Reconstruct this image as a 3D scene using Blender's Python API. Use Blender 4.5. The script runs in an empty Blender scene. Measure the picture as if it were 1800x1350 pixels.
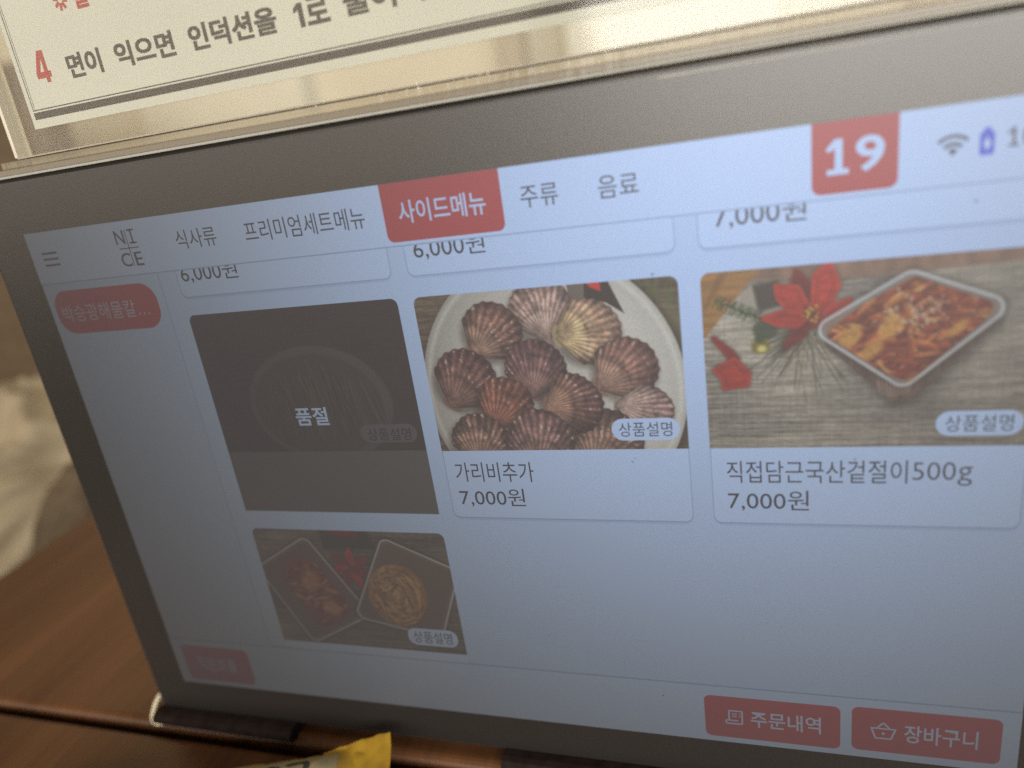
import bpy, bmesh, math, random
import numpy as np
from mathutils import Matrix, Vector, noise as mnoise

random.seed(7)
rng = np.random.default_rng(11)
scene = bpy.context.scene
COL = scene.collection

# ------------------------------------------------------------------ measures
S = 0.217 / 1280.0            # one display pixel of the 10.1 inch, 1280 x 800 panel, in metres
LEAN = math.radians(2.0)      # the tablet leans back a little
TABLE_Y = 890.0               # the table top, in display rows below the first row
ROOT = Matrix.Rotation(-LEAN, 4, 'X')


def loc(x, y, z=0.0):
    """display column, row, depth behind the display -> tablet space (X right, Y back, Z up)"""
    return Vector(((x - 640.0) * S, z * S, (TABLE_Y - y) * S))


# ------------------------------------------------------------------ camera
R = ((0.95060573, 0.14166504, 0.27618793), (-0.0385097, 0.93672906, -0.34793057), (-0.30800286, 0.32010888, 0.89591548))
def axis(r): return Vector((r[0], r[2], -r[1]))
cx, cy, cz = axis(R[0]), -axis(R[1]), -axis(R[2])
m = Matrix((cx, cy, cz)).transposed().to_4x4()
m.translation = loc(974.568, -26.025, -796.954)
cam_data = bpy.data.cameras.new('camera')
cam_data.sensor_width = 36.0
cam_data.lens = 1248.6 / 1800.0 * 36.0
cam_data.clip_start = 0.01
cam_data.clip_end = 50.0
cam_data.dof.use_dof = True
cam_data.dof.focus_distance = 0.160
cam_data.dof.aperture_fstop = 6.6
cam = bpy.data.objects.new('camera', cam_data)
cam.matrix_world = ROOT @ m
COL.objects.link(cam)
scene.camera = cam

# ------------------------------------------------------------------ light
world = bpy.data.worlds.new('World')
scene.world = world
world.use_nodes = True
bg = world.node_tree.nodes['Background']
bg.inputs['Color'].default_value = (1.0, 0.80, 0.56, 1)
bg.inputs['Strength'].default_value = 0.11


def area(name, pos, target, sx, sy, power, color):
    d = bpy.data.lights.new(name, 'AREA')
    d.shape = 'RECTANGLE'; d.size = sx; d.size_y = sy; d.energy = power; d.color = color
    o = bpy.data.objects.new(name, d)
    o.location = pos
    o.rotation_euler = (Vector(target) - Vector(pos)).to_track_quat('-Z', 'Y').to_euler()
    COL.objects.link(o)
    return o

area('window_light', (0.60, -1.97, 0.57), (0.0, 0.0, 0.12), 2.0, 1.1, 80.0, (1.0, 0.95, 0.87))
area('back_lamp', (-1.38, -1.85, 0.62), (0.0, 0.0, 0.12), 2.0, 0.9, 17.0, (1.0, 0.89, 0.74))
area('table_fill', (0.1, -0.1, 1.5), (-0.1, 0.0, 0.0), 0.5, 0.5, 5.0, (1.0, 0.82, 0.58))  # unseen overhead fill, added to brighten the table top
area('ceiling_lamp', (-1.3, 0.9, 1.5), (-1.6, 1.6, 0.4), 0.5, 0.5, 9.0, (1.0, 0.74, 0.38))
area('room_fill', (0.9, 0.6, 1.7), (0.6, 1.6, 0.5), 1.0, 0.6, 13.0, (1.0, 0.97, 0.92))  # unseen fill light, added to brighten the back wall

scene.view_settings.view_transform = 'Standard'
scene.view_settings.look = 'None'
scene.view_settings.exposure = 0.0
scene.view_settings.gamma = 1.0
scene.cycles.use_denoising = False
scene.cycles.max_bounces = 8
scene.cycles.transparent_max_bounces = 16
scene.cycles.caustics_reflective = False
scene.cycles.caustics_refractive = False


# ------------------------------------------------------------------ materials
def new_mat(name):
    mt = bpy.data.materials.new(name)
    mt.use_nodes = True
    nt = mt.node_tree
    nt.nodes.clear()
    out = nt.nodes.new('ShaderNodeOutputMaterial')
    return mt, nt, out


def principled(name, color, rough=0.5, spec=0.5, metal=0.0, noise_scale=None, noise_amt=0.15, bump=0.0, bump_scale=400.0, stretch=(1, 1, 1), trans=0.0, sss=0.0):
    mt, nt, out = new_mat(name)
    b = nt.nodes.new('ShaderNodeBsdfPrincipled')
    b.inputs['Base Color'].default_value = (*color, 1)
    b.inputs['Roughness'].default_value = rough
    b.inputs['Specular IOR Level'].default_value = spec
    b.inputs['Metallic'].default_value = metal
    nt.links.new(b.outputs[0], out.inputs['Surface'])
    tc = nt.nodes.new('ShaderNodeTexCoord')
    mp = nt.nodes.new('ShaderNodeMapping'); mp.inputs['Scale'].default_value = stretch
    nt.links.new(tc.outputs['Object'], mp.inputs['Vector'])
    if noise_scale:
        n = nt.nodes.new('ShaderNodeTexNoise'); n.inputs['Scale'].default_value = noise_scale; n.inputs['Detail'].default_value = 6
        nt.links.new(mp.outputs[0], n.inputs['Vector'])
        r = nt.nodes.new('ShaderNodeValToRGB')
        r.color_ramp.elements[0].position = 0.3; r.color_ramp.elements[1].position = 0.7
        r.color_ramp.elements[0].color = (*[c * (1 - noise_amt) for c in color], 1)
        r.color_ramp.elements[1].color = (*[min(1, c * (1 + noise_amt)) for c in color], 1)
        nt.links.new(n.outputs['Fac'], r.inputs['Fac'])
        nt.links.new(r.outputs[0], b.inputs['Base Color'])
    if bump:
        n2 = nt.nodes.new('ShaderNodeTexNoise'); n2.inputs['Scale'].default_value = bump_scale; n2.inputs['Detail'].default_value = 4
        nt.links.new(mp.outputs[0], n2.inputs['Vector'])
        bp = nt.nodes.new('ShaderNodeBump'); bp.inputs['Strength'].default_value = bump; bp.inputs['Distance'].default_value = 0.001
        nt.links.new(n2.outputs['Fac'], bp.inputs['Height'])
        nt.links.new(bp.outputs[0], b.inputs['Normal'])
    return mt


WHITE_POINT = (0.186, 0.350, 1.0)
PHOTO_POINT = (0.30, 0.42, 0.78)
PANEL_TINT = (0.030, 0.022, 0.012)
PANEL_POWER = 69.0


def panel_shader(nt, color_socket=None, color=(1, 1, 1)):
    """A lit display pixel under its polariser (a tinted coat, so that it dims off axis) and matt cover glass."""
    b = nt.nodes.new('ShaderNodeBsdfPrincipled')
    b.inputs['Base Color'].default_value = (0.01, 0.01, 0.01, 1)
    b.inputs['Specular IOR Level'].default_value = 0.0
    b.inputs['Coat Weight'].default_value = 1.0
    b.inputs['Coat IOR'].default_value = 1.01
    b.inputs['Coat Roughness'].default_value = 0.4
    b.inputs['Coat Tint'].default_value = (*PANEL_TINT, 1)
    # the panel's own pixel rows: a dark gap between each two
    tc = nt.nodes.new('ShaderNodeTexCoord'); sp = nt.nodes.new('ShaderNodeSeparateXYZ')
    nt.links.new(tc.outputs['Object'], sp.inputs[0])
    m1 = nt.nodes.new('ShaderNodeMath'); m1.operation = 'MULTIPLY'; m1.inputs[1].default_value = 2 * math.pi / S
    nt.links.new(sp.outputs['Z'], m1.inputs[0])
    m2 = nt.nodes.new('ShaderNodeMath'); m2.operation = 'SINE'
    nt.links.new(m1.outputs[0], m2.inputs[0])
    m3 = nt.nodes.new('ShaderNodeMath'); m3.operation = 'MULTIPLY_ADD'; m3.inputs[1].default_value = PANEL_POWER * .4; m3.inputs[2].default_value = PANEL_POWER
    nt.links.new(m2.outputs[0], m3.inputs[0])
    nt.links.new(m3.outputs[0], b.inputs['Emission Strength'])
    if color_socket is None:
        b.inputs['Emission Color'].default_value = (*[c * w for c, w in zip(color, WHITE_POINT)], 1)
    else:
        mx = nt.nodes.new('ShaderNodeVectorMath'); mx.operation = 'MULTIPLY'
        mx.inputs[1].default_value = PHOTO_POINT
        nt.links.new(color_socket, mx.inputs[0])
        nt.links.new(mx.outputs[0], b.inputs['Emission Color'])
    d = nt.nodes.new('ShaderNodeBsdfDiffuse'); d.inputs['Color'].default_value = (0.030, 0.029, 0.033, 1)
    ad = nt.nodes.new('ShaderNodeAddShader')
    nt.links.new(b.outputs[0], ad.inputs[0]); nt.links.new(d.outputs[0], ad.inputs[1])
    return with_gloss(nt, ad, 0.35, 1.42)


def with_gloss(nt, shader, rough, ior):
    g = nt.nodes.new('ShaderNodeBsdfGlossy'); g.inputs['Roughness'].default_value = rough
    # Schlick reflectance, the same from both sides of a thin pane
    f0 = ((ior - 1) / (ior + 1)) ** 2
    lw = nt.nodes.new('ShaderNodeLayerWeight')
    pw = nt.nodes.new('ShaderNodeMath'); pw.operation = 'POWER'; pw.inputs[1].default_value = 5.0
    nt.links.new(lw.outputs['Facing'], pw.inputs[0])
    ma = nt.nodes.new('ShaderNodeMath'); ma.operation = 'MULTIPLY_ADD'; ma.inputs[1].default_value = 1 - f0; ma.inputs[2].default_value = f0
    nt.links.new(pw.outputs[0], ma.inputs[0])
    mx = nt.nodes.new('ShaderNodeMixShader')
    nt.links.new(ma.outputs[0], mx.inputs[0])
    nt.links.new(shader.outputs[0], mx.inputs[1])
    nt.links.new(g.outputs[0], mx.inputs[2])
    return mx


_panel = {}
def panel_mat(color):
    key = tuple(round(c, 4) for c in color)
    if key not in _panel:
        mt, nt, out = new_mat('panel_%d' % len(_panel))
        nt.links.new(panel_shader(nt, color=color).outputs[0], out.inputs['Surface'])
        _panel[key] = mt
    return _panel[key]


def panel_photo_mat():
    mt, nt, out = new_mat('panel_photo')
    a = nt.nodes.new('ShaderNodeVertexColor'); a.layer_name = 'Col'
    nt.links.new(panel_shader(nt, a.outputs['Color']).outputs[0], out.inputs['Surface'])
    return mt


def clear_acrylic(name, tint, rough, ior=1.49):
    mt, nt, out = new_mat(name)
    t = nt.nodes.new('ShaderNodeBsdfTransparent'); t.inputs['Color'].default_value = (*tint, 1)
    nt.links.new(with_gloss(nt, t, rough, ior).outputs[0], out.inputs['Surface'])
    return mt


def frosted_acrylic(name, color, alpha, rough, streak):
    """cut or bent acrylic: partly clear, partly catching light in fine streaks"""
    mt, nt, out = new_mat(name)
    tc = nt.nodes.new('ShaderNodeTexCoord')
    mp = nt.nodes.new('ShaderNodeMapping'); mp.inputs['Scale'].default_value = (420, 40, 40)
    nt.links.new(tc.outputs['Object'], mp.inputs['Vector'])
    n = nt.nodes.new('ShaderNodeTexNoise'); n.inputs['Scale'].default_value = 1.0; n.inputs['Detail'].default_value = 3
    nt.links.new(mp.outputs[0], n.inputs['Vector'])
    mp2 = nt.nodes.new('ShaderNodeMapping'); mp2.inputs['Scale'].default_value = (35, 20, 20)
    nt.links.new(tc.outputs['Object'], mp2.inputs['Vector'])
    n2 = nt.nodes.new('ShaderNodeTexNoise'); n2.inputs['Scale'].default_value = 1.0; n2.inputs['Detail'].default_value = 2
    nt.links.new(mp2.outputs[0], n2.inputs['Vector'])
    mul = nt.nodes.new('ShaderNodeMath'); mul.operation = 'MULTIPLY'
    nt.links.new(n.outputs['Fac'], mul.inputs[0]); nt.links.new(n2.outputs['Fac'], mul.inputs[1])
    bp = nt.nodes.new('ShaderNodeBump'); bp.inputs['Strength'].default_value = streak; bp.inputs['Distance'].default_value = 0.002
    nt.links.new(mul.outputs[0], bp.inputs['Height'])
    b = nt.nodes.new('ShaderNodeBsdfPrincipled')
    b.inputs['Base Color'].default_value = (*color, 1)
    b.inputs['Roughness'].default_value = rough
    nt.links.new(bp.outputs[0], b.inputs['Normal'])
    t = nt.nodes.new('ShaderNodeBsdfTransparent'); t.inputs['Color'].default_value = (0.95, 0.92, 0.84, 1)
    mx = nt.nodes.new('ShaderNodeMixShader'); mx.inputs[0].default_value = alpha
    nt.links.new(t.outputs[0], mx.inputs[1]); nt.links.new(b.outputs[0], mx.inputs[2])
    nt.links.new(mx.outputs[0], out.inputs['Surface'])
    return mt


def wood(name, dark, light):
    mt, nt, out = new_mat(name)
    b = nt.nodes.new('ShaderNodeBsdfPrincipled'); b.inputs['Roughness'].default_value = 0.42
    b.inputs['Specular IOR Level'].default_value = 0.35
    tc = nt.nodes.new('ShaderNodeTexCoord')
    mp = nt.nodes.new('ShaderNodeMapping'); mp.inputs['Scale'].default_value = (46, 2.6, 8)
    nt.links.new(tc.outputs['Object'], mp.inputs['Vector'])
    n = nt.nodes.new('ShaderNodeTexNoise'); n.inputs['Scale'].default_value = 1.0; n.inputs['Detail'].default_value = 7; n.inputs['Roughness'].default_value = 0.62; n.inputs['Distortion'].default_value = 0.4
    nt.links.new(mp.outputs[0], n.inputs['Vector'])
    mp2 = nt.nodes.new('ShaderNodeMapping'); mp2.inputs['Scale'].default_value = (420, 9, 40)
    nt.links.new(tc.outputs['Object'], mp2.inputs['Vector'])
    n2 = nt.nodes.new('ShaderNodeTexNoise'); n2.inputs['Scale'].default_value = 1.0; n2.inputs['Detail'].default_value = 4
    nt.links.new(mp2.outputs[0], n2.inputs['Vector'])
    mix = nt.nodes.new('ShaderNodeMath'); mix.operation = 'MULTIPLY_ADD'; mix.inputs[1].default_value = 0.35
    nt.links.new(n2.outputs['Fac'], mix.inputs[0]); nt.links.new(n.outputs['Fac'], mix.inputs[2])
    r = nt.nodes.new('ShaderNodeValToRGB')
    r.color_ramp.elements[0].position = 0.48; r.color_ramp.elements[1].position = 0.86
    r.color_ramp.elements[0].color = (*dark, 1); r.color_ramp.elements[1].color = (*light, 1)
    nt.links.new(mix.outputs[0], r.inputs['Fac'])
    nt.links.new(r.outputs[0], b.inputs['Base Color'])
    bp = nt.nodes.new('ShaderNodeBump'); bp.inputs['Strength'].default_value = 0.15; bp.inputs['Distance'].default_value = 0.0005
    nt.links.new(mix.outputs[0], bp.inputs['Height']); nt.links.new(bp.outputs[0], b.inputs['Normal'])
    nt.links.new(b.outputs[0], out.inputs['Surface'])
    return mt


def bezel_mat():
    mt, nt, out = new_mat('bezel_black')
    b = nt.nodes.new('ShaderNodeBsdfPrincipled')
    b.inputs['Base Color'].default_value = (0.013, 0.011, 0.010, 1)
    b.inputs['Roughness'].default_value = 0.9
    b.inputs['Specular IOR Level'].default_value = 0.0
    mx = with_gloss(nt, b, 0.36, 1.72)
    tc = nt.nodes.new('ShaderNodeTexCoord')
    n = nt.nodes.new('ShaderNodeTexNoise'); n.inputs['Scale'].default_value = 5000; n.inputs['Detail'].default_value = 2
    nt.links.new(tc.outputs['Object'], n.inputs['Vector'])
    bp = nt.nodes.new('ShaderNodeBump'); bp.inputs['Strength'].default_value = 0.25; bp.inputs['Distance'].default_value = 0.00008
    nt.links.new(n.outputs['Fac'], bp.inputs['Height'])
    g = [x for x in nt.nodes if x.type == 'BSDF_GLOSSY'][0]
    nt.links.new(bp.outputs[0], g.inputs['Normal']); nt.links.new(bp.outputs[0], b.inputs['Normal'])
    nt.links.new(mx.outputs[0], out.inputs['Surface'])
    return mt


# ------------------------------------------------------------------ object helpers
def mesh_obj(name, me, mat, parent=None):
    me.materials.clear()
    me.materials.append(mat)
    o = bpy.data.objects.new(name, me)
    COL.objects.link(o)
    if parent is not None:
        o.parent = parent
    return o


def bm_obj(name, bm, mat, parent=None, smooth=False):
    me = bpy.data.meshes.new(name)
    bm.normal_update()
    bm.to_mesh(me); bm.free()
    if smooth:
        for p in me.polygons: p.use_smooth = True
    return mesh_obj(name, me, mat, parent)


def tag(o, label, cat):
    o['label'] = label; o['category'] = cat
    return o


def thing(name, label, cat, matrix=None):
    o = bpy.data.objects.new(name, None)
    o.empty_display_size = 0.02
    COL.objects.link(o)
    if matrix is not None: o.matrix_world = matrix
    return tag(o, label, cat)


def structure(o):
    o['kind'] = 'structure'
    return o


def box_bm(x0, x1, y0, y1, z0, z1, bevel=0.0, seg=3):
    bm = bmesh.new()
    bmesh.ops.create_cube(bm, size=1.0)
    for v in bm.verts:
        v.co = Vector((x0 + (v.co.x + .5) * (x1 - x0), y0 + (v.co.y + .5) * (y1 - y0), z0 + (v.co.z + .5) * (z1 - z0)))
    if bevel > 0:
        bmesh.ops.bevel(bm, geom=list(bm.edges), offset=bevel, segments=seg, profile=0.5, affect='EDGES')
    return bm


def ui_box(x0, x1, y0, y1, z0, z1, bevel=0.0, seg=3):
    a = loc(x0, y1, z0); b = loc(x1, y0, z1)
    return box_bm(a.x, b.x, a.y, b.y, a.z, b.z, bevel, seg)


LAYER = 2.5e-5
def flat_poly(bm, pts, layer):
    vs = []
    for x, y in pts:
        p = loc(x, y); p.y -= layer * LAYER
        vs.append(bm.verts.new(p))
    f = bm.faces.new(vs)
    f.normal_update()
    if f.normal.y > 0: f.normal_flip()
    return f


def rrect(x0, y0, x1, y1, r=(0, 0, 0, 0), n=7):
    """corner radii: top left, top right, bottom right, bottom left"""
    if not isinstance(r, (tuple, list)): r = (r,) * 4
    pts = []
    for (cx_, cy_, a0), rr in zip(((x0, y0, 180), (x1, y0, 270), (x1, y1, 0), (x0, y1, 90)), r):
        if rr <= 0: pts.append((cx_, cy_)); continue
        ox = cx_ + rr if cx_ == x0 else cx_ - rr
        oy = cy_ + rr if cy_ == y0 else cy_ - rr
        for i in range(n + 1):
            a = math.radians(a0 + 90 * i / n)
            pts.append((ox + rr * math.cos(a), oy + rr * math.sin(a)))
    return pts


TEXT_CACHE = {}
def text_mesh(body, x0, x1, y0, y1, layer, weight=0.0, place=None, shear=0.0, spacing=1.0):
    """lettering fitted to a box; place maps (x, y) to a point (default: the display)"""
    key = (body, weight, spacing)
    if key in TEXT_CACHE:
        me = TEXT_CACHE[key].copy()
        return fit_text(me, x0, x1, y0, y1, layer, place)
    cu = bpy.data.curves.new('lettering', 'FONT')
    cu.body = body
    cu.offset = weight
    cu.resolution_u = 3
    cu.space_character = spacing
    o = bpy.data.objects.new('lettering_source', cu)
    COL.objects.link(o)
    dg = bpy.context.evaluated_depsgraph_get()
    me = bpy.data.meshes.new_from_object(o.evaluated_get(dg))
    bpy.data.objects.remove(o); bpy.data.curves.remove(cu)
    for p in me.polygons: p.use_smooth = False
    TEXT_CACHE[key] = me
    return fit_text(me.copy(), x0, x1, y0, y1, layer, place)


def fit_text(me, x0, x1, y0, y1, layer, place):
    xs = [v.co.x for v in me.vertices]; ys = [v.co.y for v in me.vertices]
    ax, bx, ay, by = min(xs), max(xs), min(ys), max(ys)
    for v in me.vertices:
        u = x0 + (v.co.x - ax) / (bx - ax) * (x1 - x0)
        w = y1 - (v.co.y - ay) / (by - ay) * (y1 - y0)
        if place is None:
            p = loc(u, w); p.y -= layer * LAYER
        else:
            p = place(u, w)
        v.co = p
    return me


# =================================================================== SETTING
floor = structure(bm_obj('floor', box_bm(-4, 4, -3, 4, -0.80, -0.74), principled('floor_tile', (0.16, 0.12, 0.085), 0.5, noise_scale=6, noise_amt=.2)))
wall = structure(bm_obj('wall', box_bm(-4, 4, 1.7, 1.8, -0.74, 2.4), principled('wall_plaster', (0.70, 0.66, 0.58), 0.8, noise_scale=3, noise_amt=.08)))
cream = principled('pilaster_cream', (0.78, 0.77, 0.72), 0.6, noise_scale=5, noise_amt=.05)
tan = principled('pilaster_tan', (0.48, 0.42, 0.34), 0.6, noise_scale=5, noise_amt=.05)
for x0, x1, mt in ((-1.52, -1.0, cream), (-0.46, -0.40, tan), (-0.30, 0.16, cream), (0.42, 0.47, tan), (0.53, 0.68, cream), (0.9, 1.3, tan)):
    bm_obj('pilaster', box_bm(x0, x1, 1.64, 1.699, -0.74, 2.3, 0.006), mt, wall)

# =================================================================== TABLES
wood_near = wood('table_wood', (0.050, 0.020, 0.0075), (0.112, 0.047, 0.018))
near = thing('dining_table', 'brown wood grained table in front of the tablet with the yellow sachet on it', 'table')
bm_obj('table_top', box_bm(-0.27, 0.60, -0.62, -0.0062, -0.026, -0.0006, 0.0022, 4), wood_near, near)
far = thing('dining_table', 'brown wood grained table behind the seam, reaching back under the tablet', 'table')
bm_obj('table_top', box_bm(-0.27, 0.60, -0.0030, 0.62, -0.026, 0.0, 0.0026, 4), wood_near, far)
dark_leg = principled('leg_black', (0.02, 0.018, 0.016), 0.5)
for tb, ys in ((near, (-0.56, -0.07)), (far, (0.06, 0.56))):
    for x in (-0.2, 0.53):
        for y in ys:
            bm_obj('leg', box_bm(x - .02, x + .02, y - .02, y + .02, -0.74, -0.026, 0.003), dark_leg, tb)

# =================================================================== BENCH, COAT, POUCH
leather = principled('bench_leather', (0.16, 0.115, 0.072), 0.6, noise_scale=30, noise_amt=.2)
bench = thing('bench', 'dark brown bench with a tall backrest behind the table', 'bench')
bm_obj('seat', box_bm(-1.6, -0.285, -0.4, 0.96, -0.36, -0.28, 0.02), leather, bench)
bm_obj('base', box_bm(-1.55, -0.34, -0.35, 0.96, -0.74, -0.36), leather, bench)
bm_obj('backrest', box_bm(-2.6, -1.16, 0.97, 1.05, -0.74, 0.385, 0.012), leather, bench)


def lumpy(center, radii, folds, seed, res=(150, 96), flat=None):
    bm = bmesh.new()
    nu, nv = res
    rows = []
    for j in range(nv + 1):
        ph = math.pi * j / nv
        row = []
        for i in range(nu):
            th = 2 * math.pi * i / nu
            d = Vector((math.sin(ph) * math.cos(th), math.sin(ph) * math.sin(th), math.cos(ph)))
            q = d * 1.5 + Vector((seed, seed * .7, 0))
            g1 = q + .5 * Vector((mnoise.noise(q * 1.3), mnoise.noise(q * 1.3 + Vector((7, 1, 2))), mnoise.noise(q * 1.1 + Vector((2, 9, 4)))))
            rid = 1 - abs(mnoise.noise(Vector((g1.x * 2.0, g1.y * 2.0, g1.z * 4.4)))) * 2.2
            f = 1 + folds * (mnoise.noise(q) * .9 + .42 * rid + .08 * abs(mnoise.noise(g1 * 5.0)))
            p = Vector((d.x * radii[0], d.y * radii[1], d.z * radii[2])) * f + Vector(center)
            if flat is not None and p.z < flat: p.z = flat
            row.append(bm.verts.new(p))
        rows.append(row)
    for j in range(nv):
        for i in range(nu):
            a, b, c, d = rows[j][i], rows[j + 1][i], rows[j + 1][(i + 1) % nu], rows[j][(i + 1) % nu]
            bm.faces.new((a, b, c, d))
    bmesh.ops.remove_doubles(bm, verts=bm.verts, dist=1e-5)
    bmesh.ops.recalc_face_normals(bm, faces=bm.faces)
    return bm

coat_mat = principled('coat_cloth', (0.27, 0.22, 0.145), 0.85, noise_scale=14, noise_amt=.06)
tag(bm_obj('coat', lumpy((-0.54, 0.29, -0.13), (0.155, 0.175, 0.13), 0.30, 3.1, flat=-0.28), coat_mat, smooth=True),
    'cream crumpled coat heaped on the bench beyond the table edge', 'coat')
pouch_mat = principled('pouch_cloth', (0.085, 0.062, 0.040), 0.9, spec=.2, noise_scale=40, noise_amt=.2)
tag(bm_obj('bag', lumpy((-0.352, 0.205, -0.130), (0.056, 0.085, 0.125), 0.10, 8.4, flat=-0.28), pouch_mat, smooth=True),
    'dark brown soft bag on the bench between the cream coat and the table', 'bag')

# =================================================================== TABLET
tablet = thing('order_tablet', 'black table ordering tablet showing a menu of side dishes', 'tablet', ROOT)
black = bezel_mat()
bm_obj('bezel', ui_box(-77, 1357, -76, 870, 1.0, 62, 7 * S, 4), black, tablet)


def foot(x0, x1):
    """a rubbery foot: rounded front, level underside on the table"""
    prof = []
    for (z, h) in ((-16, None), (-24, 4), (-27, 10), (-26, 17), (-21, 22), (-12, 24), (0.5, 24), (0.6, 20), (90, 20), (100, 12), (100, None)):
        y_, zz = z * S, (h if h is not None else 0) * S
        if h is None:
            zz = y_ * math.sin(LEAN) / math.cos(LEAN)
        prof.append((y_, zz))
    bm = bmesh.new()
    a = [bm.verts.new(((x0 - 640) * S, y, z)) for y, z in prof]
    b = [bm.verts.new(((x1 - 640) * S, y, z)) for y, z in prof]
    n = len(prof)
    for i in range(n):
        bm.faces.new((a[i], a[(i + 1) % n], b[(i + 1) % n], b[i]))
    bm.faces.new(a); bm.faces.new(list(reversed(b)))
    bmesh.ops.recalc_face_normals(bm, faces=bm.faces)
    return bm

bezel_line_m = principled('bezel_line_grey', (0.36, 0.35, 0.31), 0.5)  # thin pale tapered lines along the top of the bezel
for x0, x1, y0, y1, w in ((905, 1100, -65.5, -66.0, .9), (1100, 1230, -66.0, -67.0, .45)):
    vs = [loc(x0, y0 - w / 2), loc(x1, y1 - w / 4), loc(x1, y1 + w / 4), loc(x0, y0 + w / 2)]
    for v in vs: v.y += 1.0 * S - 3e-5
    bezel_line_bm = bmesh.new(); bezel_line_bm.faces.new([bezel_line_bm.verts.new(v) for v in vs])
    bm_obj('bezel_line', bezel_line_bm, bezel_line_m, tablet)
rubber = principled('foot_rubber', (0.016, 0.011, 0.010), 0.9, spec=.04, noise_scale=300, noise_amt=.3)
bm_obj('foot', foot(-78, 217), rubber, tablet)
bm_obj('foot', foot(598, 1357), rubber, tablet)

# ------------------------------------------------------------------ display
W1 = (1.0, 1.0, 1.0)
PAGE = (0.93, 0.94, 0.95)
SIDE = (0.90, 0.91, 0.92)
LINE = (0.62, 0.64, 0.68)
SHADE = (0.80, 0.82, 0.86)
INK = (0.055, 0.045, 0.045)
RED = (0.86, 0.085, 0.065)
screen_bm = bmesh.new(); flat_poly(screen_bm, rrect(0, 0, 1280, 800), 0)
display = bm_obj('screen', screen_bm, panel_mat(PAGE), tablet)
display['label'] = 'lit display with menu cards, red tabs and buttons'


def shape(name, polys, layer, color, label=None):
    bm = bmesh.new()
    for p in polys: flat_poly(bm, p, layer)
    o = bm_obj(name, bm, panel_mat(color), display)
    if label: o['label'] = label
    return o


def lettering(name, body, x0, x1, y0, y1, layer, color=INK, weight=0.0, spacing=1.0):
    return mesh_obj(name, text_mesh(body, x0, x1, y0, y1, layer, weight, spacing=spacing), panel_mat(color), display)


def rule(x0, y0, x1, y1): return rrect(x0, y0, x1, y1)


def outline(x0, y0, x1, y1, r, w, layer, color):
    """a closed hairline round a card"""
    bm = bmesh.new()
    o = rrect(x0, y0, x1, y1, r); i = rrect(x0 + w, y0 + w, x1 - w, y1 - w * 1.6, tuple(max(q - w, 0.01) if q else 0 for q in r) if isinstance(r, tuple) else max(r - w, .01))
    n = len(o)
    vo, vi = [], []
    for lst, pts in ((vo, o), (vi, i)):
        for x, y in pts:
            p = loc(x, y); p.y -= layer * LAYER
            lst.append(bm.verts.new(p))
    for k in range(n):
        f = bm.faces.new((vo[k], vo[(k + 1) % n], vi[(k + 1) % n], vi[k]))
        f.normal_update()
        if f.normal.y > 0: f.normal_flip()
    return bm_obj('card_outline', bm, panel_mat(color), display)


def bars(segs):
    """thick strokes as quads: (x0, y0, x1, y1, width)"""
    out = []
    for x0, y0, x1, y1, w in segs:
        d = Vector((x1 - x0, y1 - y0)); n_ = Vector((-d.y, d.x)).normalized() * w / 2
        out.append([(x0 + n_.x, y0 + n_.y), (x1 + n_.x, y1 + n_.y), (x1 - n_.x, y1 - n_.y), (x0 - n_.x, y0 - n_.y)])
    return out

def ONE(x0, x1, y0, y1, w):
    """the figure one with a flag and a foot"""
    xm = x0 + (x1 - x0) * .56
    return [[(xm - w / 2, y0), (xm + w / 2, y0), (xm + w / 2, y1 - w * .75), (xm - w / 2, y1 - w * .75)],
            [(x0 + 1, y1 - w * .75), (x1, y1 - w * .75), (x1, y1), (x0 + 1, y1)],
            [(xm - w / 2, y0), (xm - w / 2, y0 + w * 1.25), (x0 + w * .35, y0 + (y1 - y0) * .36), (x0, y0 + (y1 - y0) * .27)]]

# page furniture
shape('side_bar', [rrect(0, 74, 212, 800)], 1, SIDE)
shape('header_bar', [rrect(0, 0, 1280, 73.5)], 6, W1)
shape('header_line', [rule(0, 73.4, 1280, 75.0)], 7, LINE)
shape('side_line', [rule(211.6, 75, 213.0, 704)], 2, (0.74, 0.76, 0.80))
shape('footer_bar', [rrect(0, 705, 1280, 800)], 6, (0.95, 0.96, 0.97))
shape('footer_line', [rule(213, 703.6, 1280, 705.0)], 7, LINE)
shape('menu_icon', bars([(21, 30.5, 49, 30.5, 3.0), (21, 39, 49, 39, 3.0), (21, 47.5, 49, 47.5, 3.0)]), 8, INK)
# logo
for ch, a, b, c, d in (('N', 160, 176, 12, 31), ('C', 160, 177, 43, 62), ('E', 184, 197, 43, 62)):
    lettering('logo_lettering', ch, a, b, c, d, 8, INK, 0.006)
shape('logo_lettering', bars([(183, 13, 195, 13, 2.2), (183, 30.5, 195, 30.5, 2.2), (189, 13, 189, 31, 2.6)]), 8, INK)
shape('logo_cross', bars([(179.5, 12, 179.5, 62, 1.1), (163, 37, 196, 37, 1.4)]), 8.5, INK)
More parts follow.
